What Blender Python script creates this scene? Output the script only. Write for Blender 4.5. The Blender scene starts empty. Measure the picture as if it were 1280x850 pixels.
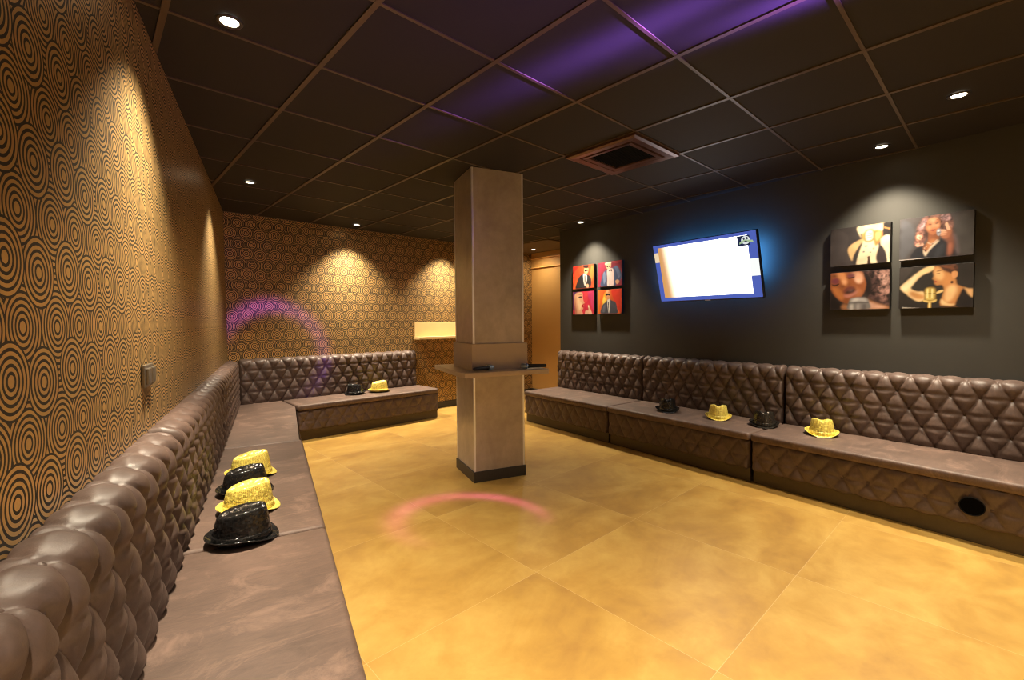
import bpy, bmesh, math, random
import numpy as np
from mathutils import Matrix, Vector
random.seed(4)
SC = bpy.context.scene
COL = SC.collection
PI = math.pi
R = math.radians

# ------------------------------------------------------------------ room measures (metres)
EYE = 1.314
CEIL = 2.5445
SEAT = 0.405
RP = Vector((4.408, 0.0, 0.0)); RT = Vector((.1106, 1, 0)).normalized(); RN = Vector((-1, .1106, 0)).normalized()
LP = Vector((-.4448, 0.0, 0.0)); LT = Vector((.2695, 1, 0)).normalized(); LN = Vector((1, -.2695, 0)).normalized()
BACK_Y = 5.895
TH_R = math.atan2(RT.y, RT.x)
TH_L = math.atan2(-LT.y, -LT.x)
TH_B = PI

# ------------------------------------------------------------------ helpers
def link(o, parent=None):
    COL.objects.link(o)
    if parent is not None:
        o.parent = parent
    return o

def obj(name, me, mats, parent=None, loc=None, rot=None):
    o = bpy.data.objects.new(name, me)
    for m in (mats if isinstance(mats, (list, tuple)) else [mats]):
        me.materials.append(m)
    if loc is not None: o.location = loc
    if rot is not None: o.rotation_euler = rot
    return link(o, parent)

def empty(name, loc=(0, 0, 0), rot=(0, 0, 0)):
    o = bpy.data.objects.new(name, None)
    o.empty_display_size = .05
    o.location = loc; o.rotation_euler = rot
    return link(o)

def tag(o, label, cat, group=None):
    o['label'] = label; o['category'] = cat
    if group: o['group'] = group
    return o

def structure(o, label=None):
    o['kind'] = 'structure'
    if label: o['label'] = label
    return o

def bm_mesh(bm, name, smooth=False):
    bmesh.ops.recalc_face_normals(bm, faces=bm.faces)
    me = bpy.data.meshes.new(name)
    bm.to_mesh(me); bm.free()
    if smooth:
        me.polygons.foreach_set('use_smooth', [True] * len(me.polygons))
    return me

def add_box(bm, x0, x1, y0, y1, z0, z1, mi=0):
    v = [bm.verts.new(p) for p in ((x0, y0, z0), (x1, y0, z0), (x1, y1, z0), (x0, y1, z0), (x0, y0, z1), (x1, y0, z1), (x1, y1, z1), (x0, y1, z1))]
    for f in ((0, 3, 2, 1), (4, 5, 6, 7), (0, 1, 5, 4), (1, 2, 6, 5), (2, 3, 7, 6), (3, 0, 4, 7)):
        fc = bm.faces.new([v[i] for i in f]); fc.material_index = mi
    return v

def box(name, x0, x1, y0, y1, z0, z1, m, parent=None, bev=0.0, seg=2, **k):
    bm = bmesh.new(); add_box(bm, x0, x1, y0, y1, z0, z1)
    if bev:
        bmesh.ops.bevel(bm, geom=list(bm.edges), offset=bev, segments=seg, affect='EDGES', profile=.5)
    me = bm_mesh(bm, name, smooth=False)
    return obj(name, me, m, parent, **k)

def prism(name, pts, z0, z1, m, parent=None, bev=0.0, seg=4, top_only=False):
    bm = bmesh.new()
    a = [bm.verts.new((p[0], p[1], z0)) for p in pts]
    b = [bm.verts.new((p[0], p[1], z1)) for p in pts]
    n = len(pts)
    bm.faces.new(a[::-1]); bm.faces.new(b)
    for i in range(n):
        bm.faces.new([a[i], a[(i + 1) % n], b[(i + 1) % n], b[i]])
    if bev:
        es = [e for e in bm.edges if (not top_only) or all(abs(v.co.z - z1) < 1e-6 for v in e.verts)]
        bmesh.ops.bevel(bm, geom=es, offset=bev, segments=seg, affect='EDGES', profile=.5)
    me = bm_mesh(bm, name)
    if bev:
        for p in me.polygons: p.use_smooth = True
        try: me.set_sharp_from_angle(angle=R(50))
        except Exception: pass
    return obj(name, me, m, parent)

def grid_mesh(name, P, close_u=False, smooth=True, caps=False):
    """P: (n, m, 3) array of points, n along x, m along the profile"""
    n, m = P.shape[:2]
    idx = np.arange(n * m).reshape(n, m)
    if close_u: idx = np.vstack([idx, idx[:1]])
    f = np.stack([idx[:-1, :-1], idx[1:, :-1], idx[1:, 1:], idx[:-1, 1:]], -1).reshape(-1, 4)
    faces = f.tolist()
    if caps:
        faces.append(idx[0].tolist()); faces.append(idx[-1][::-1].tolist())
    me = bpy.data.meshes.new(name)
    me.from_pydata(P.reshape(-1, 3).tolist(), [], faces)
    me.update()
    if smooth:
        me.polygons.foreach_set('use_smooth', [True] * len(me.polygons))
    return me

def lathe(prof, n=48, a=1.0, b=1.0):
    """prof list of (r, z) -> closed surface points (n, m, 3)"""
    th = np.linspace(0, 2 * PI, n, endpoint=False)
    r = np.array([p[0] for p in prof]); z = np.array([p[1] for p in prof])
    P = np.zeros((n, len(prof), 3))
    P[:, :, 0] = np.cos(th)[:, None] * r * a
    P[:, :, 1] = np.sin(th)[:, None] * r * b
    P[:, :, 2] = z
    return P

# ------------------------------------------------------------------ materials
class NT:
    def __init__(s, name):
        s.m = bpy.data.materials.new(name); s.m.use_nodes = True
        s.t = s.m.node_tree; s.t.nodes.clear()
        s.out = s.n('ShaderNodeOutputMaterial')
    def n(s, typ, **k):
        nd = s.t.nodes.new(typ)
        for a, b in k.items(): setattr(nd, a, b)
        return nd
    def set(s, nd, i, v):
        if v is None: return
        if isinstance(v, bpy.types.NodeSocket): s.t.links.new(v, nd.inputs[i])
        else: nd.inputs[i].default_value = v
    def math(s, op, a, b=None, c=None, clamp=False):
        nd = s.n('ShaderNodeMath', operation=op, use_clamp=clamp)
        s.set(nd, 0, a); s.set(nd, 1, b); s.set(nd, 2, c)
        return nd.outputs[0]
    def mix(s, f, a, b):
        nd = s.n('ShaderNodeMix', data_type='RGBA')
        s.set(nd, 0, f); s.set(nd, 6, a); s.set(nd, 7, b)
        return nd.outputs[2]
    def mixf(s, f, a, b):
        nd = s.n('ShaderNodeMix', data_type='FLOAT')
        s.set(nd, 0, f); s.set(nd, 2, a); s.set(nd, 3, b)
        return nd.outputs[0]
    def noise(s, vec, scale, detail=4, rough=.55, dist=0):
        nd = s.n('ShaderNodeTexNoise')
        s.set(nd, 'Vector', vec); nd.inputs['Scale'].default_value = scale
        nd.inputs['Detail'].default_value = detail; nd.inputs['Roughness'].default_value = rough
        nd.inputs['Distortion'].default_value = dist
        return nd.outputs['Fac']
    def ramp(s, f, stops):
        nd = s.n('ShaderNodeValToRGB'); s.set(nd, 0, f)
        e = nd.color_ramp.elements
        while len(e) < len(stops): e.new(.5)
        for i, (p, c) in enumerate(stops):
            e[i].position = p; e[i].color = c if len(c) == 4 else (*c, 1)
        return nd.outputs[0]
    def coord(s, kind='Object'):
        return s.n('ShaderNodeTexCoord').outputs[kind]
    def mapping(s, vec, scale=(1, 1, 1), rot=(0, 0, 0), loc=(0, 0, 0)):
        nd = s.n('ShaderNodeMapping'); s.set(nd, 'Vector', vec)
        nd.inputs['Scale'].default_value = scale; nd.inputs['Rotation'].default_value = rot; nd.inputs['Location'].default_value = loc
        return nd.outputs[0]
    def bump(s, h, strength=.3, dist=.002):
        nd = s.n('ShaderNodeBump'); s.set(nd, 'Height', h)
        nd.inputs['Strength'].default_value = strength; nd.inputs['Distance'].default_value = dist
        return nd.outputs[0]
    def bsdf(s, col, rough=.5, metal=0.0, normal=None, spec=.5, coat=0, **k):
        b = s.n('ShaderNodeBsdfPrincipled')
        if not isinstance(col, bpy.types.NodeSocket): col = (*col[:3], 1)
        s.set(b, 'Base Color', col); s.set(b, 'Roughness', rough); s.set(b, 'Metallic', metal)
        s.set(b, 'Specular IOR Level', spec)
        if coat: s.set(b, 'Coat Weight', coat)
        if normal is not None: s.set(b, 'Normal', normal)
        for a, v in k.items(): s.set(b, a.replace('_', ' '), v)
        s.t.links.new(b.outputs[0], s.out.inputs[0])
        return s.m

def plain(name, col, rough=.5, metal=0.0, spec=.5, nscale=60, amt=.12, bump=.05):
    n = NT(name); c = n.coord()
    f = n.noise(c, nscale, 3)
    dk = tuple(x * (1 - amt) for x in col); lt = tuple(min(1, x * (1 + amt)) for x in col)
    cc = n.mix(f, (*dk, 1), (*lt, 1))
    return n.bsdf(cc, rough, metal, n.bump(f, bump, .001), spec)

def leather(name, base, rough, suede=False):
    n = NT(name); c = n.coord()
    big = n.noise(c, 3.2, 5, .6, .4)
    scr = n.noise(n.mapping(c, scale=(14, 3, 9), rot=(0, 0, .5)), 2.5, 6, .7, 1.2)
    f = n.math('MULTIPLY_ADD', scr, .55, n.math('MULTIPLY', big, .45))
    dk = tuple(x * .62 for x in base); lt = tuple(x * 1.38 for x in base)
    col = n.ramp(f, [(.32, dk), (.5, base), (.68, lt)])
    if suede:   # pale rub marks
        sc2 = n.noise(n.mapping(c, scale=(1.5, 1, 1.5), rot=(0, 0, 1.1)), 3.2, 8, .72, 1.2)
        mk = n.math('MULTIPLY', n.ramp(sc2, [(.52, (0, 0, 0)), (.68, (1, 1, 1))]), .65)
        col = n.mix(mk, col, (*[min(1, x * 2.2) for x in base], 1))
    fine = n.noise(c, 260, 3, .6)
    wr = n.noise(c, 22, 5, .6, .6)
    h = n.math('ADD', n.math('MULTIPLY', fine, .25), wr)
    rr = n.mixf(scr, rough - .08, rough + .12)
    return n.bsdf(col, rr, 0, n.bump(h, .35, .0035), .5)

M = {}
M['leather'] = leather('brown_tufted_leather', (.098, .064, .052), .46)
M['suede'] = leather('brown_seat_leather', (.122, .078, .060), .55, True)
M['kick'] = plain('dark_kick_laminate', (.085, .062, .032), .45, .2)
M['carcass'] = plain('bench_carcass_board', (.02, .016, .014), .7)
M['black'] = plain('black_plastic', (.012, .012, .013), .35)
M['matte_black'] = plain('matte_black', (.008, .008, .008), .9, spec=.1)
M['darkhole'] = plain('dark_port', (.004, .004, .004), .9, spec=.0)
M['wall_dark'] = plain('charcoal_wall_paint', (.043, .042, .038), .62, spec=.35, nscale=9, amt=.08, bump=.12)
M['wall_rear'] = plain('rear_wall_paint', (.34, .29, .24), .7)
M['orange'] = plain('ochre_wall_paint', (.50, .27, .075), .6, nscale=4, amt=.05)
M['ochre_trim'] = plain('ochre_trim_paint', (.75, .42, .12), .4)
M['plaster'] = plain('corridor_ceiling_paint', (.10, .066, .04), .8)
M['steel'] = plain('brushed_steel', (.85, .85, .88), .3, .6, nscale=30, amt=.04)
M['baseboard'] = plain('black_skirting', (.03, .026, .024), .4)
M['ceiling_tile'] = plain('black_ceiling_tile', (.021, .0175, .0165), .8, spec=.3, nscale=160, amt=.15, bump=.15)
M['ceiling_tee'] = plain('bronze_ceiling_tee', (.095, .065, .040), .45, .3, nscale=40)
M['vent_frame'] = plain('copper_tinted_vent_frame', (.12, .06, .045), .3, .5)
M['shelf'] = plain('taupe_shelf_laminate', (.50, .40, .30), .38, nscale=14, amt=.06)
M['cream'] = plain('cream_shelf_laminate', (.66, .47, .22), .4, nscale=10, amt=.05)
M['canvas_edge'] = plain('black_canvas_edge', (.012, .011, .011), .7)
M['plate'] = plain('brushed_plate', (.22, .19, .15), .3, .7)

# painted pillar panels (cloudy taupe metal-look laminate)
n = NT('taupe_pillar_laminate'); c = n.coord()
f = n.noise(n.mapping(c, scale=(1, 1, .7)), 3.0, 6, .62, .8)
g = n.noise(c, 14, 4, .6)
col = n.ramp(n.math('MULTIPLY_ADD', g, .3, n.math('MULTIPLY', f, .7)), [(.3, (.32, .265, .22)), (.5, (.43, .37, .31)), (.7, (.55, .48, .41))])
M['pillar'] = n.bsdf(col, n.mixf(f, .3, .42), .25, n.bump(g, .1, .001))

# floor: large square cloudy ochre tiles with hairline joints
n = NT('ochre_concrete_floor_tiles'); c = n.coord('Generated'); c = n.coord()
T = .94
sx = n.n('ShaderNodeSeparateXYZ'); n.set(sx, 0, c)
fx = n.math('DIVIDE', n.math('SUBTRACT', sx.outputs[0], 1.69), T); fy = n.math('DIVIDE', n.math('SUBTRACT', sx.outputs[1], 1.65), T)
ex = n.math('ABSOLUTE', n.math('SUBTRACT', n.math('FRACT', fx), .5)); ey = n.math('ABSOLUTE', n.math('SUBTRACT', n.math('FRACT', fy), .5))
joint = n.math('GREATER_THAN', n.math('MAXIMUM', ex, ey), .4985)
cell = n.n('ShaderNodeCombineXYZ'); n.set(cell, 0, n.math('FLOOR', fx)); n.set(cell, 1, n.math('FLOOR', fy))
wn = n.n('ShaderNodeTexWhiteNoise'); wn.noise_dimensions = '3D'; n.set(wn, 0, cell.outputs[0])
off = n.n('ShaderNodeVectorMath', operation='MULTIPLY_ADD'); n.set(off, 0, wn.outputs['Color']); n.set(off, 1, (7, 7, 7)); n.set(off, 2, c)
f1 = n.noise(n.mapping(off.outputs[0], scale=(1, 1.5, 1)), 1.7, 7, .6, .7)
f2 = n.noise(off.outputs[0], 6.5, 6, .65, .4)
ff = n.math('MULTIPLY_ADD', f2, .35, n.math('MULTIPLY', f1, .65))
ff = n.math('MULTIPLY_ADD', wn.outputs['Value'], .06, n.math('SUBTRACT', ff, .03))
col = n.ramp(ff, [(.28, (.31, .165, .044)), (.47, (.43, .25, .058)), (.64, (.54, .345, .092))])
col = n.mix(n.math('MULTIPLY', joint, .38), col, (.70, .52, .27, 1))
M['floor'] = n.bsdf(col, n.mixf(f2, .30, .46), 0, n.bump(f2, .06, .001), .45)

# circle wallpaper
def wallpaper(name, axis, u0, z0, pb=.0148, ps=.0134, frac=.46, dot=.0125, rb=.0770, edge=.0):
    n = NT(name); c = n.coord()
    s = n.n('ShaderNodeSeparateXYZ'); n.set(s, 0, c)
    U = n.math('SUBTRACT', s.outputs[axis], u0); V = n.math('SUBTRACT', s.outputs[2], z0)
    PU, PV = .301, .2315
    def dist(cu, cv):
        a = n.math('DIVIDE', n.math('SUBTRACT', U, cu), PU); a = n.math('SUBTRACT', a, n.math('ROUND', a)); a = n.math('MULTIPLY', a, PU)
        b = n.math('DIVIDE', n.math('SUBTRACT', V, cv), PV); b = n.math('SUBTRACT', b, n.math('ROUND', b)); b = n.math('MULTIPLY', b, PV)
        return n.math('SQRT', n.math('ADD', n.math('MULTIPLY', a, a), n.math('MULTIPLY', b, b)))
    def rings(d, p):
        t = n.math('DIVIDE', n.math('SUBTRACT', d, dot), p)
        return n.math('MULTIPLY', n.math('LESS_THAN', n.math('FRACT', t), frac), n.math('GREATER_THAN', d, dot))
    dA = dist(.1615, .016); dB = dist(0, 0); dC = dist(.082, .1157); dD = dist(.2175, .1175)
    dm = n.math('MINIMUM', dC, dD)
    small = rings(dm, ps)
    big = rings(dB, pb)
    bigA = rings(dA, pb)
    if edge:
        big = n.math('MAXIMUM', big, n.math('GREATER_THAN', dB, rb - edge)); bigA = n.math('MAXIMUM', bigA, n.math('GREATER_THAN', dA, rb - edge))
        small = n.math('MAXIMUM', small, n.math('LESS_THAN', n.math('ABSOLUTE', n.math('SUBTRACT', dm, .056)), edge / 2))
    v = n.mixf(n.math('LESS_THAN', dB, rb), small, big)
    v = n.mixf(n.math('LESS_THAN', dA, rb), v, bigA)
    gn = n.noise(c, 90, 3)
    gold = n.mix(gn, (.52, .32, .11, 1), (.66, .43, .165, 1))
    col = n.mix(v, gold, (.010, .007, .005, 1))
    return n.bsdf(col, n.mixf(v, .36, .55), n.mixf(v, .45, 0.0), n.bump(n.math('SUBTRACT', 1.0, v), .15, .0008), .5)

M['paper_left'] = wallpaper('gold_circle_wallpaper_left', 0, 0, 0)
M['paper_back'] = wallpaper('gold_circle_wallpaper_back', 0, 0, 0, .0178, .0168, .44, .0120, .0800, .0042)

def sequin(name, base, dark, rough, metal, tip_amt=.4):
    """rows of round sequins sewn round the hat"""
    n = NT(name); c = n.coord(); s = n.n('ShaderNodeSeparateXYZ'); n.set(s, 0, c)
    x, y, z = s.outputs
    ang = n.math('MULTIPLY', n.math('ARCTAN2', y, x), 56 / (2 * PI))
    rad = n.math('SQRT', n.math('ADD', n.math('MULTIPLY', x, x), n.math('MULTIPLY', y, y)))
    t = n.math('DIVIDE', n.math('SUBTRACT', z, n.math('MULTIPLY', rad, .9)), .0085)
    a_ = n.math('SUBTRACT', n.math('FRACT', ang), .5); b_ = n.math('SUBTRACT', n.math('FRACT', t), .5)
    d = n.math('SQRT', n.math('ADD', n.math('MULTIPLY', a_, a_), n.math('MULTIPLY', b_, b_)))
    cb = n.n('ShaderNodeCombineXYZ'); n.set(cb, 0, n.math('FLOOR', ang)); n.set(cb, 1, n.math('FLOOR', t))
    wn = n.n('ShaderNodeTexWhiteNoise'); wn.noise_dimensions = '3D'; n.set(wn, 0, cb.outputs[0]); cell = wn.outputs['Color']
    gap = n.ramp(d, [(.46, (0, 0, 0)), (.58, (1, 1, 1))])
    lum = n.mix(wn.outputs['Value'], (*[x_ * .82 for x_ in base], 1), (*[min(1, x_ * 1.1) for x_ in base], 1))
    col = n.mix(gap, lum, (*dark, 1))
    geo = n.n('ShaderNodeNewGeometry').outputs['Normal']
    tip = n.n('ShaderNodeVectorMath', operation='SUBTRACT'); n.set(tip, 0, cell); n.set(tip, 1, (.5, .5, .5))
    sc = n.n('ShaderNodeVectorMath', operation='MULTIPLY_ADD'); n.set(sc, 0, tip.outputs[0]); n.set(sc, 1, (tip_amt,) * 3); n.set(sc, 2, geo)
    nm = n.n('ShaderNodeVectorMath', operation='NORMALIZE'); n.set(nm, 0, sc.outputs[0])
    return n.bsdf(col, rough, metal, nm.outputs[0], .7)
M['gold_seq'] = sequin('gold_sequins', (1.0, .80, .17), (.50, .28, .03), .32, .15)
M['black_seq'] = sequin('black_sequins', (.020, .019, .019), (.006, .006, .006), .22, .3)
M['brown_seq'] = sequin('smoky_sequins', (.06, .052, .042), (.01, .009, .008), .22, .6)

def emis(name, col, st):
    n = NT(name); e = n.n('ShaderNodeEmission'); n.set(e, 0, (*col, 1)); n.set(e, 1, st)
    n.t.links.new(e.outputs[0], n.out.inputs[0]); return n.m
M['lamp'] = emis('lit_lamp_lens', (1, .86, .62), 9)

# ------------------------------------------------------------------ the setting
def quad(name, pts, m):
    bm = bmesh.new(); bm.faces.new([bm.verts.new(p) for p in pts])
    me = bpy.data.meshes.new(name); bm.to_mesh(me); bm.free()
    return obj(name, me, m)

YR = -2.2
def rx(y): return 4.408 + .1106 * y
def lx(y): return -.4448 + .2695 * y
REND = 4.30                         # far end of the dark wall, along it
def Rw(s, off, z=0): return RP + RT * s + RN * off + Vector((0, 0, z))
def Lw(s, off, z=0): return LP + LT * s + LN * off + Vector((0, 0, z))
CX = 5.95
floor = prism('floor', [(lx(YR) - .3, YR - .12), (6.4, YR - .12), (6.4, 6.05), (.7, 6.05)], -.08, 0, M['floor']); structure(floor, 'ochre cloudy tiled floor')

# left wall (local x along the wall, so the paper pattern follows it)
sL0 = (YR) / LT.y; sL1 = BACK_Y / LT.y
wl = box('wall_left', sL0 - .1, sL1 + .04, 0, .12, 0, CEIL + .02, M['paper_left'], loc=LP, rot=(0, 0, math.atan2(LT.y, LT.x)))
structure(wl, 'gold wall papered with black concentric circles')
# phase of the pattern: shift object coordinates in the material
def shift(mat, du, dz):
    for nd in mat.node_tree.nodes:
        if nd.type == 'MATH' and nd.operation == 'SUBTRACT' and nd.inputs[0].is_linked and nd.inputs[0].links[0].from_node.type == 'SEPXYZ' and nd.inputs[0].links[0].from_socket.name in ('X', 'Z'):
            nd.inputs[1].default_value = du if nd.inputs[0].links[0].from_socket.name == 'X' else dz
shift(M['paper_left'], 1.443, 1.424)
shift(M['paper_back'], 1.1985, 2.090)
wb = box('wall_back', 1.05, CX + .2, BACK_Y, BACK_Y + .12, 0, CEIL + .02, M['paper_back'])
structure(wb, 'gold back wall papered with small concentric circles')
wr = box('wall_right', YR / RT.y - .1, REND, -.14, 0, 0, CEIL + .02, M['wall_dark'], loc=RP, rot=(0, 0, TH_R))
structure(wr, 'charcoal painted wall with the screen and pictures')
wc = box('wall_corridor', CX, CX + .12, 3.3, BACK_Y, 0, CEIL + .02, M['orange']); structure(wc, 'ochre wall beyond the end of the charcoal wall')
we = box('wall_corridor_end', rx(3.3) + .1, CX + .1, 3.2, 3.3, 0, CEIL + .02, M['orange']); structure(we)
wre = box('wall_rear', lx(YR) - .2, rx(YR) + .2, YR - .12, YR, 0, CEIL + .02, M['wall_rear']); structure(wre)
# soffit band along the ochre wall
t = box('trim_1', CX - .03, CX, 3.35, BACK_Y - .001, 2.262, 2.275, M['ochre_trim']); structure(t, 'thin bright ledge high on the ochre wall')
t = box('trim_2', CX - .03, CX, 3.35, BACK_Y - .001, 2.425, 2.438, M['ochre_trim']); structure(t, 'upper thin ledge high on the ochre wall')
b = box('baseboard_back', 3.56, CX - .001, BACK_Y - .014, BACK_Y, 0, .095, M['baseboard'], bev=.003); structure(b, 'black skirting board along the back wall')
b = box('baseboard_corridor', CX - .014, CX, 3.35, BACK_Y - .02, 0, .095, M['baseboard'], bev=.003); structure(b)

# ceiling: black 60 cm tiles in a bronze grid, one field of plain plaster over the corridor
bm = bmesh.new()
add_box(bm, -2, 6.4, YR - .12, 6.05, CEIL + .004, CEIL + .08, 0)
GX, GY = .8656, 1.6837
for i in range(-5, 9):
    x = GX + .6 * i
    w = .012
    if x < 6.1: add_box(bm, x - w, x + w, YR, BACK_Y, CEIL - .002, CEIL + .006, 1)
for j in range(-7, 8):
    y = GY + .6 * j
    if YR < y < BACK_Y: add_box(bm, -2, 6.1, y - .008, y + .008, CEIL - .001, CEIL + .006, 1)
ce = obj('ceiling', bm_mesh(bm, 'ceiling'), [M['ceiling_tile'], M['ceiling_tee']]); structure(ce, 'black tiled ceiling in a bronze grid')
cc = prism('ceiling_corridor', [(5.10, 4.72), (5.95, 4.72), (5.95, BACK_Y), (5.10, BACK_Y)], CEIL - .012, CEIL - .003, M['plaster']); structure(cc, 'plain brown ceiling over the passage')

# ------------------------------------------------------------------ downlights
def spot(name, loc, power, col=(1, .85, .63), size=102, blend=.45, rad=.03, rot=(0, 0, 0), beam=True):
    l = bpy.data.lights.new(name, 'SPOT'); l.energy = power; l.color = col; l.spot_size = R(size); l.spot_blend = blend; l.shadow_soft_size = rad
    if beam:     # reflector lamp: strong core, weaker spill
        l.use_nodes = True; t = l.node_tree; t.nodes.clear()
        class _B(NT):
            def __init__(s): s.t = t
        n = _B(); out = n.n('ShaderNodeOutputLight'); em = n.n('ShaderNodeEmission'); t.links.new(em.outputs[0], out.inputs[0])
        s3 = n.n('ShaderNodeSeparateXYZ'); n.set(s3, 0, n.n('ShaderNodeTexCoord').outputs['Normal'])
        zz = n.math('MULTIPLY', s3.outputs[2], s3.outputs[2])
        t2 = n.math('SUBTRACT', n.math('DIVIDE', 1.0, zz), 1.0)          # tan squared of the angle off axis
        n.set(em, 1, n.math('MULTIPLY_ADD', n.math('POWER', 2.718, n.math('MULTIPLY', t2, -2.4)), 1.9, .13))
    o = bpy.data.objects.new(name, l); o.location = loc; o.rotation_euler = rot
    return link(o)

prof_ring = [(.034, -.001), (.040, -.006), (.047, -.004), (.050, 0.0), (.034, .0)]
ring_me = grid_mesh('trim_ring', lathe(prof_ring, 40), close_u=True)
ring_me.materials.append(plain('dark_lamp_rim', (.05, .04, .035), .35, .4))
lens_prof = [(.0001, -.0035), (.02, -.0035), (.034, -.002)]
lens_me = grid_mesh('lamp_lens', lathe(lens_prof, 40), close_u=True); lens_me.materials.append(M['lamp'])
DL = [((.47, 2.19), 'large bright round downlight in the ceiling nearest the left papered wall'),
      ((1.09, 4.53), 'small round downlight near the far left corner of the ceiling'),
      ((2.54, 5.61), 'round downlight close to the back papered wall above its tallest light pool'),
      ((4.58, 3.67), 'round downlight above the four red portrait canvases'),
      ((5.62, 5.52), 'small round downlight in the plain ceiling over the ochre passage'),
      ((4.22, .65), 'round downlight near the charcoal wall above the four singer canvases'),
      ((3.58, .22), 'round downlight furthest right, further out from the charcoal wall')]
first = None
for (x, y), lab in DL:
    if first is None:
        e = empty('downlight', (x, y, CEIL))
        a = link(bpy.data.objects.new('trim_ring', ring_me), e); b = link(bpy.data.objects.new('lamp_lens', lens_me), e)
        first = (e, a, b)
    else:
        e = first[0].copy(); COL.objects.link(e); e.location = (x, y, CEIL)
        for ch in first[1:]:
            cpy = ch.copy(); COL.objects.link(cpy); cpy.parent = e
    if x > 5: e.location.z = CEIL - .012
    tag(e, lab, 'ceiling light', 'round downlights in the ceiling')
PW = 125
for k, (x, y, p) in enumerate([(.47, 2.19, 1.1), (1.09, 4.53, .8), (2.54, 5.61, 1.15), (4.02, 5.60, 1.1), (4.58, 3.67, .8), (4.22, .65, .75), (3.58, .22, .55),
                               (-.12, -.05, 1.0), (1.5, .25, 1.1), (3.95, -1.6, .8), (2.3, -1.8, 1.2), (.6, -1.8, 1.1), (5.5, 4.0, .5)]):  # unseen pair beside the rear wall added as bounced fill for the pillar
    spot('ceiling_spot', (x, y, CEIL - .03), PW * p)
spot('ceiling_spot', (5.62, 5.52, CEIL - .03), 22, size=165, blend=1, beam=False)

# ------------------------------------------------------------------ ceiling cassette vent
vent = empty('ceiling_vent', (GX + 3.5 * .6, GY + .3, CEIL)); tag(vent, 'square copper-toned air vent with dark grille set in the black ceiling', 'ceiling vent')
bm = bmesh.new()
def frame_ring(bm, a0, z0, a1, z1):
    o_ = [bm.verts.new((sx_ * a0, sy_ * a0, z0)) for sx_, sy_ in ((-1, -1), (1, -1), (1, 1), (-1, 1))]
    i_ = [bm.verts.new((sx_ * a1, sy_ * a1, z1)) for sx_, sy_ in ((-1, -1), (1, -1), (1, 1), (-1, 1))]
    for k in range(4): bm.faces.new([o_[k], o_[(k + 1) % 4], i_[(k + 1) % 4], i_[k]])
frame_ring(bm, .297, 0, .297, -.018); frame_ring(bm, .297, -.018, .275, -.026); frame_ring(bm, .275, -.026, .225, -.022); frame_ring(bm, .225, -.022, .222, -.012)
frame_ring(bm, .222, -.012, .212, -.012); frame_ring(bm, .212, -.012, .21, -.026); frame_ring(bm, .21, -.026, .176, -.022); frame_ring(bm, .176, -.022, .172, -.002)
obj('vent_frame', bm_mesh(bm, 'vent_frame'), M['vent_frame'], vent)
bm = bmesh.new(); add_box(bm, -.175, .175, -.175, .175, -.004, -.001)
for k in range(17):
    x = -.165 + k * .0206; add_box(bm, x - .003, x + .003, -.17, .17, -.016, -.004)
obj('grille', bm_mesh(bm, 'grille'), M['matte_black'], vent)

# ------------------------------------------------------------------ tufted benches
def tuft(X, T, px, q, x0, t0, depth, pits):
    a = (X - x0) / px + (T - t0) / (2 * q); b = (X - x0) / px - (T - t0) / (2 * q)
    h = np.abs(np.sin(PI * a)) * np.abs(np.sin(PI * b))
    h = depth * np.power(h + 1e-5, .42)
    tr = (T - t0) / q; hf = (tr - np.round(tr)) * q          # soft fold between neighbouring buttons of a row
    h = h * (1 - .32 * np.exp(-(hf / .016) ** 2))
    # pits round the buttons
    ra = (a - np.round(a)); rb = (b - np.round(b))
    dx = (ra + rb) / 2 * px; dt = (ra - rb) * q
    d2 = (dx ** 2 + dt ** 2)
    h -= pits * np.exp(-d2 / .013 ** 2)
    return h

button_me = grid_mesh('button', lathe([(.0001, .006), (.005, .0055), (.009, .003), (.0105, 0), (.009, -.004)], 14), close_u=True)
button_me.materials.append(M['leather'])

def pad_profile(pts, step=.0062):
    """densify a polyline -> points, normals, arclength"""
    P = np.array(pts, float); d = np.r_[0, np.cumsum(np.linalg.norm(np.diff(P, axis=0), axis=1))]
    n_ = max(4, int(d[-1] / step)); t = np.linspace(0, d[-1], n_ + 1)
    y = np.interp(t, d, P[:, 0]); z = np.interp(t, d, P[:, 1])
    ty = np.gradient(y, t); tz = np.gradient(z, t); l = np.hypot(ty, tz)
    return y, z, tz / l, -ty / l, t

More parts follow.
